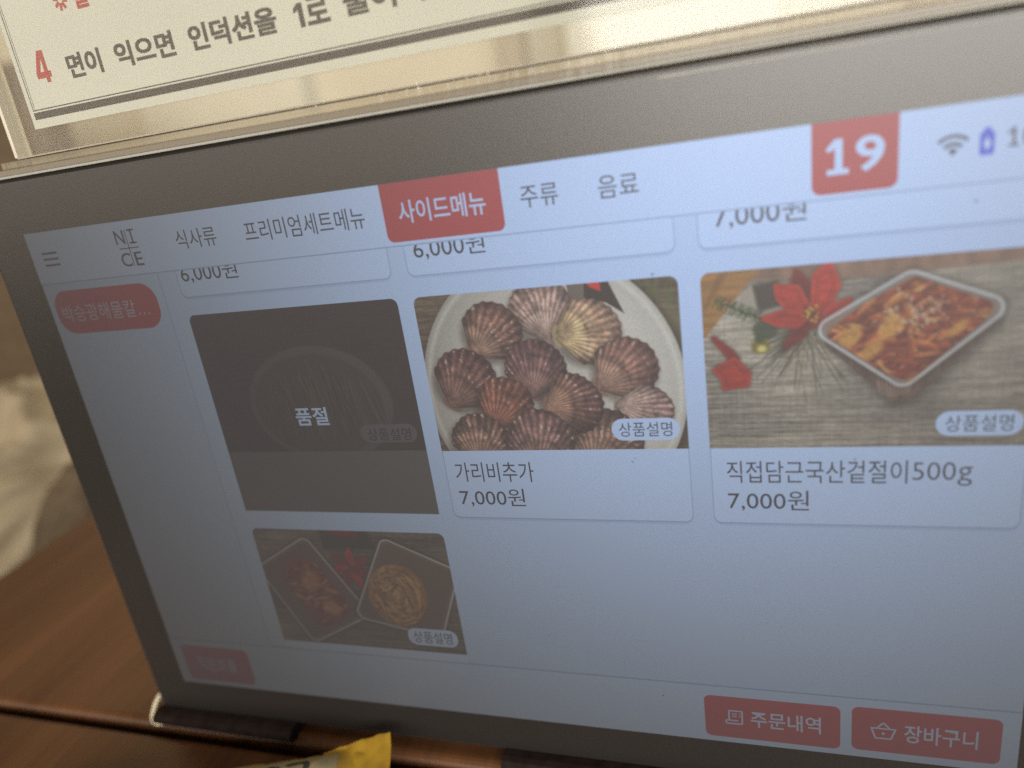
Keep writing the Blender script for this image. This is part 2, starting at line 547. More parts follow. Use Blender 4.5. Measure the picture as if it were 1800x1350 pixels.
# header entries
lettering('category_lettering', '식사류', 260, 325, 22, 47, 8)
lettering('category_lettering', '프리미엄세트메뉴', 370, 545, 22, 48.5, 8)
shape('active_tab', [rrect(571, 0, 722, 69.5, (0, 0, 9, 9))], 8, RED)
lettering('category_lettering', '사이드메뉴', 591, 702, 21.5, 48.5, 9, W1, 0.012)
lettering('category_lettering', '주류', 744, 788, 23, 47, 8)
lettering('category_lettering', '음료', 833, 877, 23, 47, 8)
shape('table_number_badge', [rrect(1049, 0, 1127, 69.5, (0, 0, 9, 9))], 8, RED)
shape('number_lettering', ONE(1062, 1083, 17, 51, 7.0), 9, W1)
lettering('number_lettering', '9', 1089, 1115, 17, 51, 9, W1, 0.02)


def arc(cx_, cy_, r, w, a0, a1, n=14):
    quads = []
    for i in range(n):
        t0 = math.radians(a0 + (a1 - a0) * i / n); t1 = math.radians(a0 + (a1 - a0) * (i + 1) / n)
        quads.append([(cx_ + rr * math.cos(t), cy_ + rr * math.sin(t)) for rr, t in ((r - w / 2, t0), (r + w / 2, t0), (r + w / 2, t1), (r - w / 2, t1))])
    return quads
shape('wifi_icon', arc(1173, 46, 17.5, 3.2, 225, 315) + arc(1173, 46, 10.5, 3.2, 225, 315) + [[(1173, 46.5), (1169, 41.5), (1171, 39.8), (1175, 39.8), (1177, 41.5)]], 8, (0.10, 0.085, 0.085))
BLUE = (0.10, 0.14, 0.75)
shape('battery_icon', [rrect(1195, 28, 1207, 49, 2), rrect(1198, 24.5, 1204, 28.2, 1)], 8, BLUE)
shape('charge_mark', [[(1201, 32), (1204.2, 39), (1201, 45.5), (1197.8, 39)]], 9, W1)
shape('clock_lettering', ONE(1217, 1227, 27, 44, 2.6), 8, (0.12, 0.10, 0.10))
lettering('clock_lettering', '0:42', 1229.5, 1266, 27, 44, 8, (0.12, 0.10, 0.10))
# side bar
shape('store_badge', [rrect(10, 86, 199, 151, 27, 9)], 3, RED)
lettering('store_lettering', '박승광해물칼…', 21, 180, 108, 133, 4, (1.0, 0.76, 0.74))
shape('staff_button', [rrect(20, 718, 158, 791, (5, 10, 10, 10))], 8, RED)
lettering('button_lettering', '직원호출', 47, 128, 739, 768, 9, (1.0, 0.9, 0.9), 0.012)
# lower buttons
shape('order_button', [rrect(908, 720.5, 1079.5, 791, 9)], 8, RED)
lettering('button_lettering', '주문내역', 968, 1056, 741, 769, 9, W1, 0.012)
shape('receipt_icon', bars([(939, 744, 957, 744, 2.2), (957, 743, 957, 765, 2.2), (940, 743, 940, 760, 2.2), (936, 760.5, 952, 760.5, 2.2), (936, 760, 936, 766, 2.2), (936, 766, 957, 766, 2.4), (944, 749, 950, 749, 1.8), (944, 753, 950, 753, 1.8), (953, 749, 954.6, 749, 1.8), (953, 753, 954.6, 753, 1.8)]), 9, W1)
shape('basket_button', [rrect(1093, 717.5, 1261, 788, 9)], 8, RED)
lettering('button_lettering', '장바구니', 1154, 1236, 739, 768, 9, W1, 0.012)
shape('basket_icon', bars([(1115, 749, 1145, 749, 2.2), (1116, 749, 1121, 765, 2.2), (1144, 749, 1139, 765, 2.2), (1120, 765, 1140, 765, 2.4), (1122, 749, 1130, 739.5, 2.2), (1138, 749, 1130, 739.5, 2.2)]) + [rrect(1128, 755, 1132, 759, 1.9, 4)], 9, W1)

# cards of the row that slides under the header
CARDX = ((243, 566), (588, 911), (935, 1258))
for (x0, x1), price, px in zip(CARDX, ('6,000원', '6,000원', '7,000원'), ((251, 343), (601, 693), (953, 1044))):
    shape('menu_card', [rrect(x0, 40, x1, 113, (0, 0, 10, 10))], 2, W1)
    shape('card_shadow', [rrect(x0 + .5, 60, x1 - .5, 116.2, (0, 0, 11, 11))], 1, SHADE)
    outline(x0, 40, x1, 113.5, (0, 0, 10, 10), 1.1, 3, LINE)
    lettering('price_lettering', price, px[0], px[1], 66, 94, 4)
# full cards
for (x0, x1), name, nx, price, px in zip(CARDX[1:], ('가리비추가', '직접담근국산겉절이500g'), ((602, 712), (953, 1209)), ('7,000원', '7,000원'), ((602, 695), (953, 1044))):
    shape('menu_card', [rrect(x0, 139, x1, 451, 10)], 2, W1)
    shape('card_shadow', [rrect(x0 + .5, 160, x1 - .5, 454.8, (0, 0, 11, 11))], 1, SHADE)
    outline(x0, 139, x1, 452, 10, 1.1, 3, LINE)
    if 'g' in name:
        lettering('dish_lettering', name[:-4], nx[0], nx[0] + 193, 367, 396, 4)
        lettering('dish_lettering', '500', nx[0] + 198, nx[0] + 240, 369.5, 391.5, 4, INK, -0.008)
        lettering('dish_lettering', 'g', nx[0] + 242, nx[1], 375, 398.5, 4, INK, -0.008)
    else:
        lettering('dish_lettering', name, nx[0], nx[1], 367, 396, 4)
    lettering('price_lettering', price, px[0], px[1], 406, 434, 4)
shape('menu_card', [rrect(243, 478, 566, 704, (10, 10, 0, 0))], 2, W1)

# ------------------------------------------------------------------ food pictures on the display
class Canvas:
    """a small painted picture in card pixels, one colour per mesh point of the picture"""
    def __init__(self, w, h, k=1.3):
        self.w, self.h, self.k = w, h, k
        self.nx, self.ny = int(w * k) + 1, int(h * k) + 1
        xs = np.linspace(0, w, self.nx); ys = np.linspace(0, h, self.ny)
        self.X, self.Y = np.meshgrid(xs, ys)
        self.C = np.zeros((self.ny, self.nx, 3))

    def noise(self, sx, sy, oct=3, seed=0):
        r = np.random.default_rng(seed)
        out = np.zeros_like(self.X); amp = 1.0; tot = 0
        for _ in range(oct):
            gx, gy = int(self.w / sx) + 3, int(self.h / sy) + 3
            g = r.random((gy, gx))
            u = self.X / sx; v = self.Y / sy
            i = u.astype(int); j = v.astype(int); fu = u - i; fv = v - j
            fu = fu * fu * (3 - 2 * fu); fv = fv * fv * (3 - 2 * fv)
            out += amp * ((g[j, i] * (1 - fu) + g[j, i + 1] * fu) * (1 - fv) + (g[j + 1, i] * (1 - fu) + g[j + 1, i + 1] * fu) * fv)
            tot += amp; amp *= .55; sx = max(sx / 2, .8); sy = max(sy / 2, .8)
        return out / tot

    def put(self, mask, col):
        m_ = np.clip(mask, 0, 1)[..., None]
        self.C = self.C * (1 - m_) + np.asarray(col) * m_

    def ellipse(self, cx_, cy_, rx, ry, rot=0, soft=1.2):
        c, s = math.cos(rot), math.sin(rot)
        dx, dy = self.X - cx_, self.Y - cy_
        u = (dx * c + dy * s) / rx; v = (-dx * s + dy * c) / ry
        return np.clip((1 - np.hypot(u, v)) * min(rx, ry) / soft + .5, 0, 1)

    def poly(self, pts, soft=1.2, rnd=0.0):
        """signed distance to a polygon, optionally rounded"""
        P = np.array(pts, float); n = len(P)
        if rnd:
            c = P.mean(0); P = c + (P - c) * (1 - rnd / np.maximum(np.linalg.norm(P - c, axis=1, keepdims=True), 1e-6))
        d = np.full(self.X.shape, 1e9); inside = np.zeros(self.X.shape, bool)
        for i in range(n):
            a, b = P[i], P[(i + 1) % n]
            e = b - a; wx, wy = self.X - a[0], self.Y - a[1]
            t = np.clip((wx * e[0] + wy * e[1]) / (e @ e + 1e-9), 0, 1)
            d = np.minimum(d, np.hypot(wx - t * e[0], wy - t * e[1]))
            cond = (a[1] > self.Y) != (b[1] > self.Y)
            with np.errstate(divide='ignore', invalid='ignore'):
                xi = (b[0] - a[0]) * (self.Y - a[1]) / (b[1] - a[1] + 1e-12) + a[0]
            inside ^= cond & (self.X < xi)
        sd = np.where(inside, d, -d) + rnd
        self.sd = sd
        return np.clip(sd / soft + .5, 0, 1)

    def window(self, x0, y0, x1, y1):
        k = self.k
        return (slice(max(int(y0 * k) - 1, 0), max(int(y1 * k) + 3, 0)), slice(max(int(x0 * k) - 1, 0), max(int(x1 * k) + 3, 0)))

    def stroke(self, x0, y0, x1, y1, w, col, alpha=1.0):
        sl = self.window(min(x0, x1) - w - 1, min(y0, y1) - w - 1, max(x0, x1) + w + 1, max(y0, y1) + w + 1)
        X, Y = self.X[sl], self.Y[sl]
        e = np.array((x1 - x0, y1 - y0), float)
        wx, wy = X - x0, Y - y0
        t = np.clip((wx * e[0] + wy * e[1]) / (e @ e + 1e-9), 0, 1)
        d = np.hypot(wx - t * e[0], wy - t * e[1])
        m_ = (np.clip((w / 2 - d) / .8 + .5, 0, 1) * alpha)[..., None]
        self.C[sl] = self.C[sl] * (1 - m_) + np.asarray(col) * m_

    def blob(self, x, y, a, b, rot, soft, col, alpha=1.0, mask=None, relief=0.0):
        q = max(a, b) + soft
        sl = self.window(x - q, y - q, x + q, y + q)
        X, Y = self.X[sl] - x, self.Y[sl] - y
        c, s_ = math.cos(rot), math.sin(rot)
        u = (X * c + Y * s_) / a; v = (-X * s_ + Y * c) / b
        m_ = np.clip((1 - np.hypot(u, v)) * min(a, b) / soft + .5, 0, 1) * alpha
        if mask is not None: m_ = m_ * mask[sl]
        m_ = m_[..., None]
        self.C[sl] = self.C[sl] * (1 - m_) + np.asarray(col) * (1 - relief * v + .4 * relief * np.sin(v * 5))[..., None] * m_

    def build(self, name, ox, oy, radii, layer, label):
        # clip the corners of the grid to the card's rounded corners
        nx, ny = self.nx, self.ny
        Xs = self.X.copy(); Ys = self.Y.copy()
        for (cxn, cyn, r) in ((0, 0, radii[0]), (self.w, 0, radii[1])):
            if r:
                ocx = cxn + r if cxn == 0 else cxn - r
                dx = np.abs(Xs - ocx)
                side = (Xs < ocx) if cxn == 0 else (Xs > ocx)
                top = r - np.sqrt(np.clip(r * r - dx * dx, 0, None))
                Ys = np.where(side & (Ys < top), top, Ys)
        co = np.empty((ny * nx, 3))
        co[:, 0] = (ox + Xs.ravel() - 640) * S
        co[:, 1] = -layer * LAYER
        co[:, 2] = (TABLE_Y - oy - Ys.ravel()) * S
        idx = np.arange(ny * nx).reshape(ny, nx)
        q = np.stack([idx[:-1, :-1], idx[1:, :-1], idx[1:, 1:], idx[:-1, 1:]], -1).reshape(-1, 4)
        me = bpy.data.meshes.new(name)
        me.vertices.add(len(co)); me.vertices.foreach_set('co', co.ravel().astype(np.float32))
        me.loops.add(q.size); me.loops.foreach_set('vertex_index', q.ravel().astype(np.int32))
        me.polygons.add(len(q)); me.polygons.foreach_set('loop_start', np.arange(0, q.size, 4, dtype=np.int32))
        me.update(); me.validate()
        ca = me.color_attributes.new('Col', 'FLOAT_COLOR', 'POINT')
        rgba = np.ones((len(co), 4), np.float32)
        srgb = np.clip(self.C.reshape(-1, 3), 0, 1)
        rgba[:, :3] = np.where(srgb <= .04045, srgb / 12.92, ((srgb + .055) / 1.055) ** 2.4)
        ca.data.foreach_set('color', rgba.ravel())
        o = mesh_obj(name, me, PHOTO, display)
        o['label'] = label
        return o

PHOTO = panel_photo_mat()
def c8(*v): return np.array(v, float) / 255.0


def mat_weave(cv, base, var, seed):
    """woven grey-brown place mat: long fine threads"""
    n = cv.noise(46, 1.5, 2, seed) * .55 + cv.noise(7, 1.6, 2, seed + 1) * .3 + cv.noise(1.4, 30, 2, seed + 4) * .15
    big = cv.noise(90, 60, 2, seed + 2)
    cv.C[:] = np.asarray(base) + ((n - .5) * var + (big - .5) * var * .5)[..., None] * np.array((1, .96, .88))


# --- scallops on a white plate
cv = Canvas(323, 211)
mat_weave(cv, c8(104, 90, 70), .5, 3)
cv.put(cv.poly([(262, 0), (323, 0), (323, 90), (300, 40)]) * (cv.noise(3, 14, 2, 9) > .52) * .5, c8(96, 120, 60))
plate = cv.ellipse(160, 132, 166, 175, 0, 1.5)
cv.put(cv.ellipse(164, 137, 170, 178, 0, 10) * .5, c8(30, 22, 16))
sh = 1 - 0.10 * np.clip((np.hypot((cv.X - 160) / 166, (cv.Y - 132) / 175) - .78) / .2, 0, 1)
cv.put(plate, (c8(232, 230, 224) * 1.0)[None, None] * (sh - .12 * (1 - cv.X / 323))[..., None])
rimline = np.hypot((cv.X - 160) / 166, (cv.Y - 132) / 175)
cv.put(np.exp(-((rimline - .955) / .02) ** 2) * .5, c8(250, 252, 245))
cv.put(cv.poly([(217, -3), (215, 21), (240, 24), (261, 39), (250, 12), (245, -1)]), c8(52, 44, 38))
cv.put(cv.poly([(196, -3), (217, -3), (215, 22), (200, 26)]), c8(120, 108, 98))
cv.put(cv.poly([(217, -3), (236, -2), (236, 11), (224, 5)]), c8(225, 60, 40))


def scallop(cv, hx, hy, fx, fy, rx, dark, light, ring, seed, ribs=22, squash=1.0):
    """(hx, hy) the hinge, (fx, fy) the middle of the fan, rx half its width"""
    rx = rx * 1.10
    dark, light, ring = [np.asarray(q) * .78 + .30 * np.array((.72, .61, .64)) for q in (dark, light, ring)]
    ang = math.atan2(fy - hy, fx - hx)
    L = math.hypot(fx - hx, fy - hy)
    ry = L * 1.02
    c, s = math.cos(ang), math.sin(ang)
    dx, dy = cv.X - fx, cv.Y - fy
    u = dx * c + dy * s; v = -dx * s + dy * c          # u away from the hinge
    th = np.arctan2(v, u + L)                           # fan angle seen from the hinge
    rad = np.hypot(v, u + L)
    reach = L + rx * .98 * squash
    wob = cv.noise(26, 26, 2, seed + 40) - .5
    scal = 1 + .022 * np.cos(th * ribs * 2.0 + seed) + .10 * wob
    # outline: round fan tapering to the hinge
    wv = np.where(u > -L * .35, rx, rx * np.clip((u + L * 1.03) / (L * .68), 0.0, 1) ** .72)
    qu = np.where(u > 0, u / (rx * .98 * squash), u / (L * 1.35))
    d = np.hypot(np.clip(qu, -1, None), v / np.maximum(wv, .3)) / scal
    body = np.clip((1 - d) * rx / 1.3 + .5, 0, 1) * (u > -L * 1.02)
    # drop shade on the plate beneath
    sh_ = np.clip((1.12 - np.hypot((dx + 2) / (rx * 1.02), (dy - 4) / (rx * 1.0))) * 4, 0, 1) * .5
    cv.put(sh_, c8(60, 48, 38))
    ears = cv.ellipse(hx + c * 3, hy + s * 3, rx * .16, rx * .36, ang, 1.5)
    cv.put(ears, np.asarray(light) * .8)
    n = cv.noise(3, 3, 2, seed)
    t = np.clip(rad / reach, 0, 1)
    big = cv.noise(12, 12, 3, seed + 60)
    rib = .5 + .5 * np.cos(th * ribs * 2.0 + seed + 1.6 * (n - .5) + 3.0 * wob)
    rib = rib * (.35 + 1.1 * np.clip(big * 1.6 - .3, 0, 1))
    base = np.asarray(light) * (1 - t)[..., None] + np.asarray(dark) * t[..., None]
    band = np.exp(-((t - .50) / .035) ** 2) * .5 + np.exp(-((t - .72) / .03) ** 2) * .35
    col = base * (0.74 + .42 * rib * (0.4 + .6 * t) + .34 * (n - .5) + .5 * (big - .5) - .28 * band)[..., None]
    cv_ring = np.exp(-((t - .34) / .12) ** 2) * .55
    col = col * (1 - cv_ring[..., None]) + np.asarray(ring) * (.75 + .35 * rib)[..., None] * cv_ring[..., None]
    shade = np.clip(1.12 - .55 * np.clip(d, 0, 1) ** 3 + .10 * (-(dx) * .5 - dy) / rx, .4, 1.25)
    col = col * shade[..., None]
    # wet glints along some ribs
    gl = np.clip((rib - .55) * 3, 0, 1) * np.clip((cv.noise(4, 4, 2, seed + 5) - .62) * 9, 0, 1) * (t > .5) * (d < .95)
    col = col * (1 - .7 * gl[..., None]) + c8(238, 225, 205) * (.7 * gl[..., None])
    cv.put(body, col)

BR, LB, RG = c8(98, 58, 48), c8(168, 128, 98), c8(150, 118, 92)
scallop(cv, 165, 66, 163, 30, 37, c8(178, 142, 128), c8(196, 170, 150), c8(190, 168, 150), 2, 24)
scallop(cv, 68, 80, 97, 50, 35, c8(110, 66, 52), LB, c8(176, 148, 118), 5, 20)
scallop(cv, 176, 62, 216, 58, 37, c8(196, 148, 118), c8(228, 206, 140), c8(226, 196, 128), 8, 22)
scallop(cv, 221, 130, 256, 106, 36, c8(128, 78, 64), c8(180, 140, 110), c8(176, 140, 110), 11, 22)
scallop(cv, 240, 152, 276, 160, 30, c8(160, 122, 116), c8(196, 172, 150), c8(200, 180, 158), 13, 22)
scallop(cv, 26, 147, 52, 112, 39, c8(88, 44, 38), c8(150, 108, 84), c8(132, 92, 74), 17, 20)
scallop(cv, 137, 139, 145, 101, 36, c8(104, 62, 62), c8(150, 108, 96), c8(146, 108, 94), 19, 24)
scallop(cv, 205, 236, 224, 202, 42, c8(88, 60, 44), LB, RG, 21, 20)
scallop(cv, 153, 152, 185, 149, 37, c8(96, 52, 46), c8(168, 124, 92), c8(160, 124, 88), 23, 22)
scallop(cv, 80, 178, 99, 147, 35, c8(134, 72, 48), c8(140, 78, 50), c8(150, 88, 58), 29, 20)
scallop(cv, 51, 232, 58, 199, 38, c8(104, 70, 54), LB, RG, 31, 22)
scallop(cv, 132, 240, 139, 199, 41, c8(112, 74, 68), c8(150, 112, 100), RG, 37, 24)
cv.C *= (1 - .06 * cv.noise(2, 2, 1, 77))[..., None]
cv.build('food_photo', 588, 139, (10, 10), 4, 'picture of brown scallops on a white plate')


def tray(cv, corners, rim_w, body=None, rimcol=(205, 214, 224), rnd=15, clear=.62):
    if body is not None:
        cv.put(cv.poly(body, 2.0, 6), np.asarray(c8(112, 90, 76)) * (.7 + .5 * cv.noise(4, 30, 2, 12))[..., None])
    mk = cv.poly(corners, 1.4, rnd); sd = cv.sd.copy()
    cv.put(np.clip((sd + 6) / 6, 0, 1) * .30, c8(30, 24, 18))
    cv.put(mk * clear, np.asarray(c8(*rimcol)) * (.80 + .2 * cv.noise(12, 12, 2, 4))[..., None])
    cv.put(np.exp(-((sd - rim_w * .35) / 1.1) ** 2) * .8, c8(250, 252, 255))
    cv.put(np.exp(-((sd - rim_w * .8) / .9) ** 2) * .55, c8(110, 108, 104))
    cv.put(np.clip((sd - rim_w) / 1.4 + .5, 0, 1), c8(152, 128, 108))
    return sd


def kimchi(cv, mask, seed, hot=1.0):
    """shreds of dressed cabbage: leaves laid over one another in all directions"""
    r_ = np.random.default_rng(seed)
    cv.put(mask, c8(118, 48, 28))
    ys, xs = np.where(mask > .6)
    for k in range(230):
        i = r_.integers(len(xs)); x, y = cv.X[ys[i], xs[i]], cv.Y[ys[i], xs[i]]
        rot = r_.uniform(-.9, .5) + (1.3 if r_.random() < .25 else 0)
        a, b = r_.uniform(5, 15), r_.uniform(1.4, 4.2)
        p = r_.random()
        col = c8(170, 78, 42) if p < .5 else c8(146, 58, 34) if p < .72 else c8(206, 128, 66) if p < .90 else c8(226, 180, 112)
        cv.blob(x + .8, y + 1.6, a, b, rot, 2.5, c8(70, 26, 16), .45, mask)
        cv.blob(x, y, a, b, rot, 1.6, np.asarray(col) * hot, .9, mask, .28)
        if r_.random() < .25:
            cv.blob(x - 1, y - b * .35, a * .25, .6, rot, 1, c8(252, 222, 186), .6, mask)


# --- kimchi tray with poinsettia
cv = Canvas(323, 211)
mat_weave(cv, c8(162, 156, 144), .66, 23)
cv.put(cv.poly([(0, -3), (323, -3), (323, 12), (150, 18), (0, 8)], 4) * .8, np.asarray(c8(150, 112, 92)) * (.8 + .4 * cv.noise(10, 40, 2, 5))[..., None])
cv.put(cv.poly([(0, -3), (66, -3), (42, 24), (2, 74), (-3, 74)], 2), np.asarray(c8(168, 122, 66)) * (.85 + .3 * cv.noise(30, 6, 2, 6))[..., None])
cv.put(cv.poly([(18, 4), (30, 0), (6, 40), (0, 44)], 3) * .5, c8(120, 82, 40))
cv.put(cv.poly([(40, 28), (54, 16), (58, 44), (50, 50)], 2), c8(176, 168, 156))
cv.put(cv.poly([(54, 18), (80, 14), (92, 40), (60, 48)], 4), c8(70, 66, 56))
r = np.random.default_rng(5)
for _ in range(70):                                     # fine dry needles below the flower
    a = math.radians(r.uniform(40, 150)); l_ = r.uniform(35, 88)
    x0, y0 = 109 + r.normal(0, 6), 70 + r.normal(0, 4)
    cv.stroke(x0, y0, x0 + math.cos(a) * l_, y0 + math.sin(a) * l_, .8, c8(56, 52, 40) if r.random() < .6 else c8(190, 178, 150), .6)
for _ in range(60):
    a = math.radians(r.uniform(120, 185)); l_ = r.uniform(18, 60)
    cv.stroke(106, 68, 106 + math.cos(a) * l_, 68 + math.sin(a) * l_, .9, c8(52, 56, 40), .55)
for _ in range(80):                                     # fir twig
    t_ = r.random(); x0, y0 = 14 + 48 * t_, 32 + 24 * t_
    a = math.radians(r.uniform(-70, 130))
    cv.stroke(x0, y0, x0 + math.cos(a) * 9, y0 + math.sin(a) * 8, 1.1, c8(44, 62, 36) if r.random() < .7 else c8(90, 120, 56), .8)
cv.put(cv.ellipse(66, 68, 13, 12, 0, 4) * .8, c8(50, 66, 40))
def petal(pts, col):
    mk = cv.poly(pts, 1.6, 3)
    cv.put(np.clip((cv.sd + 4) / 4, 0, 1) * .3, c8(40, 30, 22))
    cv.put(mk, np.asarray(col) * (.82 + .25 * cv.noise(14, 5, 2, int(pts[0][0])))[..., None] * (1 - .12 * np.exp(-((cv.sd - 6) / 2.5) ** 2))[..., None])
PR = c8(214, 58, 40)
petal([(112, 50), (92, 74), (84, 92), (100, 84), (114, 66)], PR * .62)
petal([(104, 46), (92, 20), (98, 4), (112, 18), (116, 44)], PR * .66)
petal([(112, 50), (139, 54), (134, 66), (116, 70)], PR * .75)
petal([(112, 46), (101, 21), (76, 18), (77, 34), (87, 47), (112, 53)], PR)
petal([(62, 55), (87, 46), (113, 56), (100, 68), (75, 64)], PR * .95)
petal([(113, 45), (115, 10), (131, -3), (142, 22), (131, 48), (120, 52)], PR)
petal([(120, 60), (133, 43), (153, 39), (146, 53), (124, 66)], PR * .95)
petal([(9, 73), (33, 92), (37, 102), (28, 102)], PR * .75)
petal([(33, 98), (50, 118), (47, 134), (19, 138), (17, 126), (8, 112), (20, 104)], PR * .92)
for _ in range(26):
    cv.put(cv.ellipse(112 + r.normal(0, 5), 52 + r.normal(0, 5), 1.5, 1.5), c8(222, 196, 70) if r.random() < .6 else c8(70, 44, 24))
cv.put(cv.ellipse(61, 87, 10, 9, 0, 4), c8(128, 116, 50)); cv.put(cv.ellipse(62, 90, 5, 4, 0, 3), c8(236, 222, 128)); cv.put(cv.ellipse(60, 78, 5, 5, 0, 3), c8(58, 84, 40))
cv.put(cv.poly([(126, 84), (195, 164), (214, 158), (290, 74), (250, 60)], 14, 4) * .55, c8(30, 24, 18))
RIM = [(119, 73), (209, 14), (292, 57), (202, 141)]
tray(cv, RIM, 6.5, [(126, 84), (195, 158), (211, 154), (282, 74)])
for t_ in np.linspace(0.1, .9, 9):
    cv.stroke(175 + t_ * 40, 138 - abs(t_ - .5) * 12, 178 + t_ * 34, 152 - abs(t_ - .5) * 12, 1.6, c8(206, 190, 176), .5)
fm = cv.poly([(129, 78), (160, 50), (212, 22), (280, 55), (276, 68), (208, 134), (188, 126)], 2.0, 5)
cv.put(fm, c8(150, 60, 34)); kimchi(cv, fm, 41)
for (x, y, a, b, rt) in ((150, 84, 17, 9, -.9), (172, 98, 13, 7, -.6), (190, 74, 15, 10, -.7), (252, 78, 12, 5, -.8), (163, 108, 12, 4, .9)):
    mk = cv.ellipse(x, y, a, b, rt, 4) * fm
    cv.put(mk * .9, np.asarray(c8(226, 168, 84)) * (.75 + .45 * cv.noise(5, 3, 3, int(x)))[..., None])
for _ in range(70):
    x, y = 214 + r.normal(0, 17), 60 + r.normal(0, 10)
    cv.blob(x, y, 1.7, .9, r.uniform(0, 3), 1.2, c8(250, 234, 200) * r.uniform(.8, 1))
cv.C *= (1 - .05 * cv.noise(2, 2, 1, 79))[..., None]
cv.build('food_photo', 935, 139, (10, 10), 4, 'picture of red kimchi in a clear tray beside a poinsettia')

# --- two trays
cv = Canvas(323, 210)
mat_weave(cv, c8(112, 104, 92), .5, 53)
cv.put(cv.poly([(120, 0), (200, -2), (210, 30), (120, 34)], 6) * .8, c8(44, 52, 36))
for _ in range(40):
    cv.stroke(165, 20, 165 + r.normal(0, 40), 20 + r.normal(0, 20), 1, c8(46, 60, 38), .6)
cv.put(cv.ellipse(160, 4, 30, 7, .1, 4), c8(120, 40, 30))
for k in range(7):
    a = k * 2 * math.pi / 7 + .3
    petal([(160 + 6 * math.cos(a + 1), 66 + 6 * math.sin(a + 1)), (160 + 24 * math.cos(a + .32), 66 + 24 * math.sin(a + .32)), (160 + 38 * math.cos(a), 66 + 38 * math.sin(a)), (160 + 24 * math.cos(a - .32), 66 + 24 * math.sin(a - .32))], c8(196, 66, 48) * (.8 + .2 * (k % 2)))
T1 = [(-8, 70), (90, 14), (171, 149), (61, 208)]
T2 = [(225, 12), (333, 62), (286, 182), (152, 151)]
for T in (T1, T2):
    tray(cv, T, 7, None, (150, 152, 150))
    cv.poly(T, 1.4, 20)
    cv.put(np.clip((cv.sd - 8) / 1.5, 0, 1) * .6, c8(82, 74, 62))
f1 = cv.poly([(36, 84), (62, 52), (96, 58), (138, 140), (112, 168), (80, 176), (44, 112)], 5, 8)
cv.put(f1, c8(150, 80, 44)); kimchi(cv, f1 * .92, 61, .85)
cv.put(cv.ellipse(82, 92, 16, 20, .4, 9) * .6 * f1, c8(208, 160, 104)); cv.put(cv.ellipse(108, 140, 16, 14, .4, 8) * .7 * f1, c8(214, 168, 110))
f2 = cv.ellipse(228, 110, 48, 56, .35, 4)
cv.put(f2, c8(168, 122, 70))
for k in range(190):                                    # a heap of pale shreds
    a = r.uniform(0, 2 * math.pi); q_ = math.sqrt(r.random())
    x, y = 228 + 44 * q_ * math.cos(a), 110 + 52 * q_ * math.sin(a)
    rot = a + 1.57 + r.normal(0, .5)
    col = c8(222, 184, 122) if r.random() < .55 else c8(186, 140, 84) if r.random() < .7 else c8(140, 98, 58)
    cv.blob(x + 1, y + 1.5, r.uniform(9, 17), 2.2, rot, 2, c8(90, 60, 34), .4, f2)
    cv.blob(x, y, r.uniform(9, 17), r.uniform(1.4, 2.6), rot, 1.6, col, .85, f2)
cv.C *= (1 - .06 * cv.noise(2, 2, 1, 81))[..., None]
cv.build('food_photo', 243, 478, (10, 10), 4, 'picture of two clear trays of side dishes')

# --- sold out card: a picture under a dark veil
cv = Canvas(323, 309)
mat_weave(cv, c8(120, 106, 84), .2, 91)
cv.put(cv.ellipse(175, 140, 112, 86, 0, 3), c8(190, 184, 168)); cv.put(cv.ellipse(172, 142, 101, 76, 0, 3), c8(150, 142, 124))
for _ in range(90):
    x = 172 + r.normal(0, 42); y0 = 105 + r.normal(0, 14)
    cv.stroke(x, y0, x + r.normal(10, 6), y0 + r.uniform(40, 85), 1.6, c8(236, 216, 150) if r.random() < .6 else c8(80, 70, 54), .6)
cv.put(np.clip((cv.Y - 210) / 1.0, 0, 1), c8(236, 236, 236))
pill = cv.poly(rrect(229, 171, 314, 198, 13), 1.2)
cv.put(pill, c8(232, 226, 232))
cv.C = cv.C * .39
cv.build('sold_out_photo', 243, 138, (10, 10), 4, 'darkened picture of a sold out dish')
lettering('sold_out_lettering', '품절', 375, 427, 281, 308, 6, W1, 0.018)
lettering('badge_lettering', '상품설명', 482, 548, 315, 333, 6, (0.012, 0.011, 0.012))

for x0, x1, y0, y1 in ((820, 902, 309, 338), (1171, 1252, 309, 338), (474, 556, 645, 676)):
    shape('description_badge', [rrect(x0, y0, x1, y1, 14, 9)], 6, W1)
    lettering('badge_lettering', '상품설명', x0 + 9, x1 - 9, y0 + 5, y1 - 5, 7)

# dust and smears lying on the cover glass
def speck(x, y, s, seed):
    rr = random.Random(seed)
    return [(x + s * (0.6 + .6 * rr.random()) * math.cos(a * .7854), y + s * (.5 + .6 * rr.random()) * math.sin(a * .7854)) for a in range(8)]
for i, (x, y, s) in enumerate(((1195, 91, 1.8), (853, 706 + 22, 1.8), (884, 135, 2.0), (842, 367, 1.6), (846, 362, 1.2), (1092, 365, 1.4), (700, 640, .9), (420, 735, .8), (1010, 600, .8), (300, 610, .8))):
    shape('dust_speck', [speck(x, y, s, i)], 12, (0.40, 0.42, 0.46))

